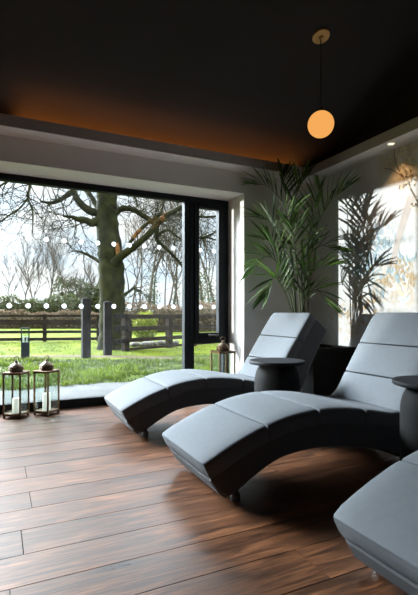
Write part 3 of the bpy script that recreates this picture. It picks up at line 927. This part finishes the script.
# ------------------------------------------------------------------ outdoors: ground
GZ = -0.10
M_lawn = mat('lawn_turf', (0.044, 0.062, 0.002), (0.092, 0.112, 0.003), spec=0.06, rough=0.95, scale=0.9, bump=0.5, bscale=25, detail=8)
M_patio = mat('patio_paving', (0.062, 0.065, 0.066), (0.085, 0.086, 0.084), rough=0.85, scale=3, bump=0.1, spec=0.08)
M_path = mat('gravel_path', (0.06, 0.045, 0.03), (0.10, 0.078, 0.055), spec=0.06, rough=0.95, scale=9, bump=0.4)
bm = bmesh.new(); box(bm, -60, 90, 5.25, 110, GZ - 0.4, GZ)
struct(obj('lawn', bm, M_lawn))
bm = bmesh.new()
n = 30
edge = [(-4 + 12 * k / n, 7.15 + 0.12 * sin(k * 1.1) + 0.08 * sin(k * 2.7)) for k in range(n + 1)]
lo = [bm.verts.new((x, 5.14, GZ + 0.012)) for x, y in edge]; hi = [bm.verts.new((x, y, GZ + 0.012)) for x, y in edge]
for k in range(n): bm.faces.new((lo[k], lo[k + 1], hi[k + 1], hi[k]))
r_ = bmesh.ops.extrude_face_region(bm, geom=list(bm.faces))
bmesh.ops.translate(bm, vec=(0, 0, -0.2), verts=[v for v in r_['geom'] if isinstance(v, bmesh.types.BMVert)])
struct(obj('patio', bm, M_patio))
bm = bmesh.new()
pa = [on_ground(u, d, GZ + 0.006) for u, d in ((-80, 11.2), (0, 11.3), (60, 11.4), (110, 11.3), (160, 11.0), (230, 10.6), (330, 10.0))]
pb = [p + (F * 0.55) for p in pa]
va = [bm.verts.new(p) for p in pa]; vb = [bm.verts.new(p) for p in pb]
for k in range(len(pa) - 1): bm.faces.new((va[k], va[k + 1], vb[k + 1], vb[k]))
struct(obj('path', bm, M_path))

M_verge = mat('rough_verge', (0.014, 0.018, 0.005), (0.045, 0.065, 0.008), spec=0.06, rough=0.95, scale=3.5, bump=0.5, bscale=25, detail=8)
bm = bmesh.new()
va = [bm.verts.new((x, y - 0.25, GZ + 0.004)) for x, y in edge]
vb = [bm.verts.new((x, y + 4.2 + 0.3 * sin(x * 1.7) - 0.10 * x, GZ + 0.004)) for x, y in edge]
for k in range(n): bm.faces.new((va[k], va[k + 1], vb[k + 1], vb[k]))
struct(obj('verge', bm, M_verge))
# tufted grass between the patio and the path
rg = random.Random(8)
bm = bmesh.new(); tones = []
def clump_noise(x, y):
    a_ = sin(x * 2.1 + 1.3 * sin(y * 1.7)) * cos(y * 2.6 + 0.9 * sin(x * 1.3))
    b_ = sin(x * 7.3 + 2 * sin(y * 3.1)) * cos(y * 5.2 + 1.7 * sin(x * 4.1))
    return min(1, max(0, 0.5 + 0.38 * a_ + 0.34 * b_))
cnt = 0
while cnt < 15000:
    d = rg.uniform(6.5, 10.7) if rg.random() < 0.8 else rg.uniform(11.9, 17.5)
    u = rg.uniform(-30, 240)
    p = on_ground(u, d, GZ)
    if p.y < 7.12: continue
    c_ = clump_noise(p.x, p.y)
    if rg.random() > 0.04 + 0.96 * c_ * c_: continue
    h = (0.03 + 0.13 * c_ * rg.random()) * (1.0 if d < 11.5 else 0.5)
    a_ = rg.uniform(0, 6.28); w = rg.uniform(0.006, 0.012)
    q = Vector((cos(a_), sin(a_), 0)); bend = Vector((rg.gauss(0, 0.4), rg.gauss(0, 0.4), 0)) * h
    v = [bm.verts.new(p - q * w), bm.verts.new(p + q * w), bm.verts.new(p + bend * 0.4 + q * w * 0.6 + Vector((0, 0, h * 0.6))), bm.verts.new(p + bend + Vector((0, 0, h)))]
    bm.faces.new(v[:3]); bm.faces.new((v[0], v[2], v[3])); t = min(1, max(0, -0.05 + 0.95 * c_ + rg.gauss(0, 0.15))); tones += [t, t]
    cnt += 1
o = obj('grass', bm, M_grass, recalc=False); tone_attr(o, tones)
o['kind'] = 'stuff'; o['label'] = 'tufty bright green grass between patio and path'; o['category'] = 'grass'

# ------------------------------------------------------------------ outdoors: posts, fences, bollard
def post_thing(u, d, w, ztop, label):
    p = on_ground(u, d, GZ)
    bm = bmesh.new()
    box(bm, -w / 2, w / 2, -w / 2, w / 2, -0.02, ztop - GZ, bevel=0.012, segs=1)
    # shallow pyramid cap cut on the post
    lathe(bm, [(w * 0.69, ztop - GZ - 0.004), (w * 0.05, ztop - GZ + 0.03)], 4, M=Matrix.Rotation(PI / 4, 4, 'Z'))
    o = obj('gate_post', bm, M_gate)
    o.location = p; o.rotation_euler = (0, 0, -math.atan2(F.x, F.y) + 0.5)
    tag(o, label, 'gate post', 'thick wooden gate posts')
post_thing(86.0, 11.2, 0.205, 1.42, 'thick grey gate post nearest the window, standing free')
post_thing(107.5, 12.0, 0.20, 1.35, 'thick grey gate post in front of the oak trunk, joined to the fence rails')

def fence(name, A, B, posts, rails, label, rw=0.10, m=M_fence, pw=0.13, ptop=1.0):
    A, B = Vector(A), Vector(B)
    dirv = (B - A); ln = dirv.length; dirv.normalize()
    root = empty(name, A, math.atan2(dirv.y, dirv.x))
    tag(root, label, 'fence', 'dark post and rail fences')
    for z, hh in rails:
        bm = bmesh.new(); box(bm, 0, ln, -0.045 - 0.02, -0.045 + 0.02, z - GZ - hh / 2, z - GZ + hh / 2, bevel=0.004, segs=1)
        obj('rail', bm, m, root)
    for s in posts:
        bm = bmesh.new(); box(bm, s * ln - pw / 2, s * ln + pw / 2, -0.024, -0.024 + pw, -0.02, ptop - GZ, bevel=0.008, segs=1)
        obj('post', bm, m, root)
    return root
A = on_ground(-60, 17.2, GZ); B = on_ground(132, 18.2, GZ)
fence('rail_fence', A, B, [0.0, 0.27, 0.53, 0.815, 0.99], [(0.93, 0.10), (0.68, 0.20), (0.29, 0.11), (0.0, 0.12)], 'dark post and rail fence crossing the lawn behind the bollard')
A = on_ground(112.5, 12.05, GZ); B = on_ground(126, 13.1, GZ)
fence('rail_fence', A, B, [], [(0.96, 0.12), (0.62, 0.14), (0.24, 0.12)], 'short pale run of fence rails right of the thick gate posts', m=M_gate)
A = on_ground(127, 13.1, GZ); B = on_ground(250, 18.0, GZ)
fence('rail_fence', A, B, [0.0, 0.285, 0.47, 0.73, 1.0], [(0.94, 0.13), (0.58, 0.13), (0.24, 0.12), (-0.03, 0.08)], 'dark post and rail fence running right in front of the golden bush', pw=0.18, ptop=0.99)

p = on_ground(25.2, 11.0, GZ)
bol = empty('bollard_light', p, -math.atan2(F.x, F.y) + 0.42)
tag(bol, 'square dark grey garden bollard light standing on the grass', 'bollard light')
w = 0.10
bm = bmesh.new(); box(bm, -w, w, -w, w, 0, 0.42, bevel=0.004, segs=1); obj('body', bm, M_bollard, bol)
bm = bmesh.new()
for sx in (-1, 1):
    for sy in (-1, 1):
        box(bm, sx * (w - 0.012) - 0.012, sx * (w - 0.012) + 0.012, sy * (w - 0.012) - 0.012, sy * (w - 0.012) + 0.012, 0.42, 0.75)
obj('corner_bars', bm, M_bollard, bol)
bm = bmesh.new(); box(bm, -w, w, -w, w, 0.75, 0.78, bevel=0.004, segs=1); obj('cap', bm, M_bollard, bol)
bm = bmesh.new(); box(bm, -w + 0.006, w - 0.006, -w + 0.006, -w + 0.010, 0.42, 0.75); box(bm, -w + 0.006, w - 0.006, w - 0.010, w - 0.006, 0.42, 0.75)
box(bm, -w + 0.006, -w + 0.010, -w + 0.01, w - 0.01, 0.42, 0.75); box(bm, w - 0.010, w - 0.006, -w + 0.01, w - 0.01, 0.42, 0.75)
obj('glass', bm, M_lglass, bol)
for sx in (-0.038, 0.038):
    bm = bmesh.new(); lathe(bm, [(0.021, 0.42), (0.021, 0.56), (0.012, 0.575)], 14, (sx, 0, 0))
    obj('lamp_tube', bm, mat('frosted_acrylic', (0.34, 0.36, 0.37), (0.40, 0.42, 0.43), rough=0.35), bol, smooth=False)

# ------------------------------------------------------------------ outdoors: leaves helper, hedges, bush
def leaves(bm, tones, p, size, rnd, tone):
    nrm = Vector((rnd.gauss(0, 1), rnd.gauss(0, 1), rnd.gauss(0, 1) + 0.5)).normalized()
    a_ = nrm.cross(Vector((rnd.random(), rnd.random(), rnd.random()))).normalized()
    b2 = nrm.cross(a_)
    l, w = size * rnd.uniform(0.7, 1.3), size * 0.5
    bm.faces.new([bm.verts.new(q) for q in (p - a_ * l * 0.5, p + b2 * w * 0.5, p + a_ * l * 0.5, p - b2 * w * 0.5)])
    tones.append(min(1, max(0, tone + rnd.gauss(0, 0.2))))

def hedge(A, B, depth, h, n, size, m, label, seed, name='hedge', core=True, cat='hedge', bump=0.25):
    rnd = random.Random(seed)
    A, B = Vector(A), Vector(B); d = B - A; ln = d.length; dv = d.normalized(); nv = Vector((-dv.y, dv.x, 0))
    root = empty(name, A)
    tag(root, label, cat)
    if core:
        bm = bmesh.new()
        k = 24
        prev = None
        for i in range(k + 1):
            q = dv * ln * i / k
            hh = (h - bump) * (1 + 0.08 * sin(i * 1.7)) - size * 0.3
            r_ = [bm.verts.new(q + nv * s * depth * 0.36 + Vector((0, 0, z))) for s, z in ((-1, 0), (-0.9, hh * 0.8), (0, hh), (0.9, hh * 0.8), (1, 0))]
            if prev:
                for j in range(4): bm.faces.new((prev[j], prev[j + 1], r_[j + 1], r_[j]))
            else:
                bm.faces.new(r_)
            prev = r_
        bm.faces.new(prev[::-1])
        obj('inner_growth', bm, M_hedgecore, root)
    bm = bmesh.new(); tones = []
    for i in range(n):
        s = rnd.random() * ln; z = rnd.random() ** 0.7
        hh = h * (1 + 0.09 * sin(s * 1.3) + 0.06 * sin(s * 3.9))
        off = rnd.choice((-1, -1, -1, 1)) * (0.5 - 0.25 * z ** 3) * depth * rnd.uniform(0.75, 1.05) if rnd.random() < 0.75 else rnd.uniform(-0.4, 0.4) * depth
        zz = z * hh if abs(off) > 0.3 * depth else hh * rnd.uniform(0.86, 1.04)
        leaves(bm, tones, dv * s + nv * off + Vector((0, 0, zz)), size, rnd, 0.3 + 0.4 * z)  # leaf tone rises with height, lit hedge top put into the colour
    o = obj('foliage', bm, m, root, recalc=False); tone_attr(o, tones)
    return root
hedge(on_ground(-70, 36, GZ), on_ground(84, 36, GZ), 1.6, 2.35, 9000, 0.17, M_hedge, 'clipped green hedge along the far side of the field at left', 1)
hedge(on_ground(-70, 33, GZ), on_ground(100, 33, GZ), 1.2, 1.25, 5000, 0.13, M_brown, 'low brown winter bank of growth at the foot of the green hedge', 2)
hedge(on_ground(112, 26, GZ), on_ground(250, 29, GZ), 1.5, 1.65, 6500, 0.12, M_brown, 'brown bare thicket behind the right fence, under the tall trees', 3)
hedge(on_ground(60, 42, GZ), on_ground(120, 40, GZ), 3.0, 3.9, 4500, 0.24, M_hedge, 'taller dark evergreen mass left of the oak trunk', 4, bump=0.8, name='evergreen_shrub', cat='shrub')

def bush(c, rx, ry, rz, n, size, m, label, seed, name='bush'):
    rnd = random.Random(seed)
    root = empty(name, c); tag(root, label, 'bush')
    bm = bmesh.new(); tones = []
    for i in range(n):
        v = Vector((rnd.gauss(0, 1), rnd.gauss(0, 1), rnd.gauss(0, 1))).normalized() * rnd.uniform(0.55, 1.02)
        lump = 1 + 0.15 * sin(v.x * 7 + seed) * cos(v.z * 6)
        p = Vector((v.x * rx * lump, v.y * ry * lump, rz + v.z * rz * lump))
        if p.z < 0.02: p.z = rnd.uniform(0.02, 0.2)
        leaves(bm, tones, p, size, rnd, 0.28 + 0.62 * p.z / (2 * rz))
    o = obj('foliage', bm, m, root, recalc=False); tone_attr(o, tones)
    bm = bmesh.new()
    for k in range(9):
        a_ = rnd.uniform(0, 6.28)
        tube(bm, [(0.04 * cos(a_), 0.04 * sin(a_), 0), (0.3 * rx * cos(a_), 0.3 * ry * sin(a_), rz * 0.7), (0.7 * rx * cos(a_), 0.7 * ry * sin(a_), rz * 1.4)], [0.02, 0.013, 0.005], 5)
    obj('stems', bm, M_twig, root)
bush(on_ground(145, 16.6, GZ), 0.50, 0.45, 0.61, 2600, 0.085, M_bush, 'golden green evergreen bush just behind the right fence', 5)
bush(on_ground(121, 14.6, GZ), 0.22, 0.22, 0.22, 500, 0.06, M_bush, 'small low green clump at the foot of the oak trunk', 6)

rs = random.Random(4)
for k, (u, d, r) in enumerate([(134, 15.0, 0.17), (141, 15.3, 0.13), (147, 15.0, 0.20), (154, 15.5, 0.15), (161, 15.8, 0.17), (168, 16.0, 0.12), (175, 16.3, 0.15)]):
    bm = bmesh.new()
    bmesh.ops.create_icosphere(bm, subdivisions=2, radius=r)
    for v in bm.verts:
        v.co *= 1 + 0.18 * sin(v.co.x * 17 + k) * cos(v.co.y * 13 + 2 * k) + rs.uniform(-0.06, 0.06)
        v.co.z *= 0.62
    o = obj('stone', bm, M_stone, smooth=False)
    o.location = on_ground(u, d, GZ + r * 0.42)
    tag(o, 'pale rockery stone on the ground behind the right fence', 'stone', 'rockery stones behind the right fence')

# ------------------------------------------------------------------ outdoors: the oak
OD = 14.0
orn = random.Random(21)
root = empty('oak_tree', on_ground(112, OD, GZ))
tag(root, 'big mossy bare oak with twisted limbs behind the gate posts', 'tree')
OB = root.location.copy()
def limb(bm, pts, n=8, d0=0.0, d1=0.0, jit=0.0):
    """pts: (u, v, radius px); depth drifts from OD+d0 to OD+d1"""
    k = len(pts)
    q = []
    for i, (u, v, r) in enumerate(pts):
        d = OD + d0 + (d1 - d0) * i / (k - 1)
        p = at(u, v, d) - OB
        q.append((p.x, p.y, p.z, r * d / FL))
    sp = smooth_path(q, 5)
    P = [Vector(s[:3]) for s in sp]; rr = [max(0.006, s[3]) for s in sp]
    rr = [r * (1 + jit * (sin(i * 1.9) * 0.5 + orn.uniform(-0.5, 0.5))) for i, r in enumerate(rr)]
    tube(bm, P, rr, n)
    return P, rr
def twig(bm, p, d, ln, r, depth):
    pts = [p]; rad = [r]
    n = 5
    cur = p.copy(); dd = d.normalized()
    for i in range(n):
        dd = (dd + Vector((orn.gauss(0, 0.25), orn.gauss(0, 0.25), orn.gauss(0, 0.25)))).normalized()
        cur = cur + dd * ln / n
        pts.append(cur.copy()); rad.append(r * (1 - 0.85 * (i + 1) / n))
        if depth > 0 and i > 0 and orn.random() < 0.75:
            sd = (dd + Vector((orn.gauss(0, 0.7), orn.gauss(0, 0.7), orn.gauss(0, 0.6)))).normalized()
            twig(bm, cur, sd, ln * orn.uniform(0.4, 0.65), r * 0.55, depth - 1)
    tube(bm, pts, [max(x, 0.004) for x in rad], 4, cap=False)
bm = bmesh.new()
limb(bm, [(113, 356, 19), (112, 346, 14.5), (112, 330, 13), (112, 300, 12.6), (111.5, 270, 12.4), (110, 250, 12.4), (107.5, 228, 11), (107, 205, 10.3), (107, 185, 9.8), (106, 150, 8.5), (103, 110, 6.5), (99, 60, 4.2), (103, 10, 2)], 18, jit=0.09)
obj('trunk', bm, M_bark, root, smooth=True)
LIMBS = [
    ([(114, 264, 5.0), (120, 257, 4.4), (127, 252, 3.8), (135, 246, 3.4), (149, 234, 3.1), (158, 223, 3.0), (164, 217, 2.9), (173, 212, 2.6), (183, 206, 2.3), (196, 200, 1.9), (215, 186, 1.5), (235, 175, 0.9)], -0.3, -1.2),
    ([(110, 220, 4.0), (119, 210, 3.2), (129, 208.5, 2.8), (136, 211, 2.7), (142, 215, 2.6), (151, 221, 2.6), (156.5, 228, 2.5), (157, 240, 2.2), (166, 248.5, 1.6), (177, 259.5, 1.4), (183, 267, 1.1), (192, 272, 0.7)], 0.2, 0.9),
    ([(129, 244, 1.6), (136, 234.5, 1.8), (144, 226, 1.8), (154, 219, 1.6), (163, 214, 1.4), (184, 215, 1.3), (205, 217, 1.2), (226, 215, 0.8)], -0.4, 0.6),
    ([(157, 236, 1.8), (166, 230, 1.4), (174, 234, 1.3), (184, 241, 1.2), (196, 238.5, 1.2), (205, 237, 1.1), (217, 231, 0.9), (228, 224, 0.6)], 0.9, 1.4),
    ([(205, 237, 0.9), (216, 240, 0.8), (228, 242, 0.6)], 1.4, 1.7),
    ([(104, 226, 4.5), (98, 221, 4.4), (92, 223, 4.0), (85, 220, 3.3), (77, 219, 2.6), (72, 217, 1.8), (63, 216, 1.0)], 0.0, -0.8),
    ([(104, 216, 5.0), (97, 213, 4.6), (90, 211, 4.0), (83, 206, 3.6), (77, 199, 3.4), (73, 192, 3.2), (66, 196, 2.5), (58, 201, 2.0), (50, 203, 1.7), (40, 201, 0.8)], 0.1, -0.9),
    ([(101, 211, 3.2), (95, 203, 2.7), (90, 195, 2.4), (84, 188, 2.3), (78, 178, 2.0), (70, 160, 1.4), (66, 140, 0.8)], 0.2, 1.4),
    ([(73, 193, 2.6), (72, 184, 2.2), (66, 172, 1.8), (56, 160, 1.2)], -0.5, -0.9),
    ([(105, 118, 4.0), (92, 132, 3.6), (68, 147, 3.0), (46, 162, 2.4), (34, 176, 1.8), (29, 190, 1.3), (28, 199, 1.15), (31, 206, 1.0), (33, 216, 0.8), (32, 236, 0.35)], 0.0, -1.6),
    ([(28, 198, 1.0), (20, 208, 0.95), (11, 214, 0.9), (0, 222, 0.8), (-22, 236, 0.4)], -1.3, -1.9),
    ([(46, 162, 1.6), (20, 175, 1.3), (0, 186, 1.1), (-25, 205, 0.7)], -0.9, -1.6),
    ([(105, 140, 4.0), (125, 150, 3.2), (146, 165, 2.4), (160, 185, 1.7), (166, 196, 1.1), (178, 203, 0.6)], 0.3, 1.8),
    ([(104, 165, 3.0), (122, 178, 2.3), (134, 195, 1.4), (138, 207, 0.8)], -0.4, -1.4),
    ([(123, 295, 1.6), (130, 291, 1.3), (134, 288, 1.5), (139, 292, 0.7)], -0.4, -0.6),
    ([(100, 262, 2.0), (90, 256, 1.4), (80, 252, 1.0), (72, 251, 0.5)], 0.3, 1.2),
    ([(146, 165, 1.8), (175, 175, 1.5), (200, 190, 1.1), (222, 205, 0.6)], 1.2, 2.2),
]
for pts, d0, d1 in LIMBS:
    bm = bmesh.new()
    P, rr = limb(bm, pts, 8, d0, d1, jit=0.10)
    n = len(P)
    for i in range(int(n * 0.25), n, 2):
        if rr[i] > 0.13: continue
        t = (P[min(i + 1, n - 1)] - P[i - 1]).normalized()
        for q in range(1 if rr[i] > 0.05 else 2):
            sd = (t * 0.5 + Vector((orn.gauss(0, 0.6), orn.gauss(0, 0.6), orn.gauss(0, 0.6)))).normalized()
            twig(bm, P[i], sd, orn.uniform(0.5, 1.3), min(0.020, rr[i] * 0.5), 2)
    obj('limb', bm, M_bark, root, smooth=True)
for pts, d0 in (([(160.5, 220.5, 2.6), (165, 216.3, 3.1), (170, 213.3, 2.5)], -0.80), ([(132, 239.5, 1.4), (136, 234.5, 2.1), (141, 229, 1.6)], -0.32), ([(117, 243, 1.6), (118, 252, 2.4), (118.5, 258, 1.5)], -0.36)):
    bm = bmesh.new(); limb(bm, pts, 8, d0, d0)
    o = obj('torn_patch', bm, M_rawwood, root, smooth=True)
    o['label'] = 'raw orange wood where the bark is torn off'

# ------------------------------------------------------------------ outdoors: bare trees beyond the hedge
def bare_tree(u, d, h, r, label, seed, spread=0.5, ivy=0.0, stems=1, lvl=3, ivy_top=0.6):
    rnd = random.Random(seed)
    base = on_ground(u, d, GZ)
    root = empty('bare_tree', base)
    tag(root, label, 'tree', 'bare winter trees beyond the fence')
    tb, bb = bmesh.new(), bmesh.new()
    skel = []
    def grow(bm, p, dv, ln, rad, level):
        pts = [p]; rr = [rad]
        n = 6
        cur = p.copy(); dd = dv.copy()
        kids = []
        for i in range(n):
            dd = (dd + Vector((rnd.gauss(0, 0.10), rnd.gauss(0, 0.10), 0.06 + rnd.gauss(0, 0.05)))).normalized()
            cur = cur + dd * ln / n
            pts.append(cur.copy()); rr.append(rad * (1 - 0.8 * (i + 1) / n) + 0.004)
            if level == lvl: skel.append((cur.copy(), rr[-1]))
            if level > 0 and i >= (1 if level < lvl else 2):
                for q in range(2 if level == lvl else 1 + (rnd.random() < 0.5)):
                    a_ = rnd.uniform(0, 6.28)
                    side = Vector((cos(a_), sin(a_), 0))
                    kd = (dd * rnd.uniform(0.6, 1.1) + side * spread * rnd.uniform(0.6, 1.3)).normalized()
                    kids.append((cur.copy(), kd, ln * rnd.uniform(0.32, 0.52), rr[-1] * 0.6, level - 1))
        tube(bm, pts, rr, 6 if level == lvl else 4 if level > 0 else 3, cap=False)
        for k in kids: grow(bb, *k)
    for s in range(stems):
        a_ = rnd.uniform(0, 6.28)
        off = Vector((cos(a_), sin(a_), 0)) * (0.25 * s)
        grow(tb, off, (Vector((0, 0, 1)) + (Vector((cos(a_), sin(a_), 0)) * 0.22 if stems > 1 else Vector((0, 0, 0)))).normalized(), h * rnd.uniform(0.85, 1.0), r * (1 if s == 0 else 0.8), lvl)
    obj('trunk', tb, M_fartree, root); obj('branches', bb, M_fartree, root)
    if ivy:
        bm = bmesh.new(); tones = []
        for i in range(int(900 * ivy)):
            p, q = rnd.choice(skel[: max(2, int(len(skel) * ivy_top))])
            p2 = Vector((p.x * 1.0, p.y, p.z * rnd.uniform(0.5, 1.05)))
            a_ = rnd.uniform(0, 6.28); rr = q + abs(rnd.gauss(0, 0.28)) * ivy
            leaves(bm, tones, p2 + Vector((cos(a_) * rr, sin(a_) * rr, rnd.gauss(0, 0.3))), 0.16, rnd, rnd.random())
        o = obj('ivy', bm, M_ivy, root, recalc=False); tone_attr(o, tones)
TREES = [
    (8, 44, 5.2, 0.06, 'slight bare tree at the left edge, above the hedge', dict(spread=0.5)),
    (24, 42, 6.2, 0.09, 'bare reddish tree above the hedge, left of the many-stemmed one', dict(spread=0.4, stems=2)),
    (45, 42, 6.6, 0.11, 'bare many-stemmed tree standing clear above the hedge at left', dict(spread=0.42, stems=3)),
    (67, 40, 6.0, 0.09, 'bare upright tree just left of the ivy-clad one beside the oak', dict(spread=0.45)),
    (79, 39, 4.2, 0.12, 'short ivy-clad tree close to the left of the oak trunk', dict(spread=0.5, ivy=1.3, ivy_top=1.0)),
    (91, 46, 7.0, 0.10, 'bare tree half hidden behind the left side of the oak trunk', dict(spread=0.5)),
    (128, 34, 8.0, 0.09, 'thin bare tree just right of the oak trunk', dict(spread=0.4)),
    (137, 40, 9.0, 0.10, 'bare tree right of the oak, second from its trunk', dict(spread=0.45)),
    (147, 33, 8.5, 0.15, 'tall bare tree with ivy round its trunk, under the oak limb', dict(spread=0.4, ivy=1.0)),
    (155, 42, 10.0, 0.12, 'bare tree just right of the ivy-clad trunk under the oak limb', dict(spread=0.45)),
    (163, 35, 8.0, 0.09, 'slim bare tree above the middle of the right fence', dict(spread=0.4, stems=2)),
    (171, 39, 9.0, 0.15, 'bare tree with light ivy, two left of the window mullion', dict(spread=0.4, ivy=0.5)),
    (180, 33, 8.2, 0.09, 'bare tree immediately left of the window mullion', dict(spread=0.42)),
    (203, 36, 8.5, 0.16, 'ivy-clad tree at the left side of the narrow sash', dict(spread=0.35, ivy=0.9)),
    (210, 42, 9.5, 0.10, 'bare tree in the middle of the narrow sash', dict(spread=0.4)),
    (216, 34, 7.5, 0.13, 'ivy-clad tree at the right side of the narrow sash', dict(spread=0.35, ivy=1.1, ivy_top=0.8)),
]
for k, (u, d, h, r, lab, kw) in enumerate(TREES):
    bare_tree(u, d, h, r, lab, 100 + k, **kw)

# ------------------------------------------------------------------ sky and sun
w = bpy.data.worlds.new('sky'); SC.world = w; w.use_nodes = True
N, L = w.node_tree.nodes, w.node_tree.links
for n_ in list(N): N.remove(n_)
out = N.new('ShaderNodeOutputWorld'); bg = N.new('ShaderNodeBackground')
tc = N.new('ShaderNodeTexCoord')
sep = N.new('ShaderNodeSeparateXYZ'); L.new(tc.outputs['Generated'], sep.inputs[0])
# haze at the horizon to pale blue above, with soft broken cloud
nz = N.new('ShaderNodeTexNoise'); nz.inputs['Scale'].default_value = 5.0; nz.inputs['Detail'].default_value = 7; nz.inputs['Roughness'].default_value = 0.6
mp = N.new('ShaderNodeMapping'); mp.inputs['Scale'].default_value = (1, 1, 2.2)
L.new(tc.outputs['Generated'], mp.inputs[0]); L.new(mp.outputs[0], nz.inputs['Vector'])
cl = N.new('ShaderNodeMapRange'); cl.inputs['From Min'].default_value = 0.42; cl.inputs['From Max'].default_value = 0.60
L.new(nz.outputs['Fac'], cl.inputs['Value'])
mixc = N.new('ShaderNodeMix'); mixc.data_type = 'RGBA'
mixc.inputs['A'].default_value = (0.72, 0.85, 1.0, 1); mixc.inputs['B'].default_value = (1.0, 1.0, 1.02, 1)
L.new(cl.outputs[0], mixc.inputs['Factor'])
# brightness rises with height and towards a bright lobe added up and to the left
el = N.new('ShaderNodeMapRange'); el.inputs['From Min'].default_value = 0.26; el.inputs['From Max'].default_value = 0.50
el.inputs['To Min'].default_value = 1.08; el.inputs['To Max'].default_value = 7.0; el.interpolation_type = 'SMOOTHSTEP'
L.new(sep.outputs['Z'], el.inputs['Value'])
def glow(dirv, lo, hi, amt):
    dp = N.new('ShaderNodeVectorMath'); dp.operation = 'DOT_PRODUCT'
    dp.inputs[1].default_value = Vector(dirv).normalized()
    L.new(tc.outputs['Generated'], dp.inputs[0])
    mr = N.new('ShaderNodeMapRange'); mr.interpolation_type = 'SMOOTHSTEP'
    mr.inputs['From Min'].default_value = lo; mr.inputs['From Max'].default_value = hi
    mr.inputs['To Min'].default_value = 0.0; mr.inputs['To Max'].default_value = amt
    L.new(dp.outputs['Value'], mr.inputs['Value'])
    return mr.outputs[0]
g1 = glow((-1.0, 1.9, 1.12), 0.955, 0.998, 200.0)  # unseen sun-like lobe, away from the sun, added to light the room
g2 = glow((-0.75, 1.0, 0.15), 0.72, 0.97, 2.5)
a1 = N.new('ShaderNodeMath'); a1.operation = 'ADD'; L.new(g1, a1.inputs[0]); L.new(g2, a1.inputs[1])
a2 = N.new('ShaderNodeMath'); a2.operation = 'ADD'; L.new(el.outputs[0], a2.inputs[0]); L.new(a1.outputs[0], a2.inputs[1])
L.new(mixc.outputs['Result'], bg.inputs['Color']); L.new(a2.outputs[0], bg.inputs['Strength'])
L.new(bg.outputs[0], out.inputs['Surface'])

sun = lamp('sun', 'SUN', (-10, 10, 6), 5.2, (1.0, 0.98, 0.96), angle=radians(0.9))
sun.rotation_euler = Vector((1.0, -0.5, -0.015)).to_track_quat('-Z', 'Y').to_euler()

# ------------------------------------------------------------------ view
vs_ = SC.view_settings
SC.display_settings.display_device = 'sRGB'
vs_.view_transform = 'Standard'; vs_.look = 'None'; vs_.exposure = 0.22; vs_.gamma = 1.0; vs_.use_curve_mapping = False
SC.cycles.max_bounces = 10
SC.cycles.transparent_max_bounces = 16
SC.cycles.caustics_reflective = False
SC.cycles.caustics_refractive = False
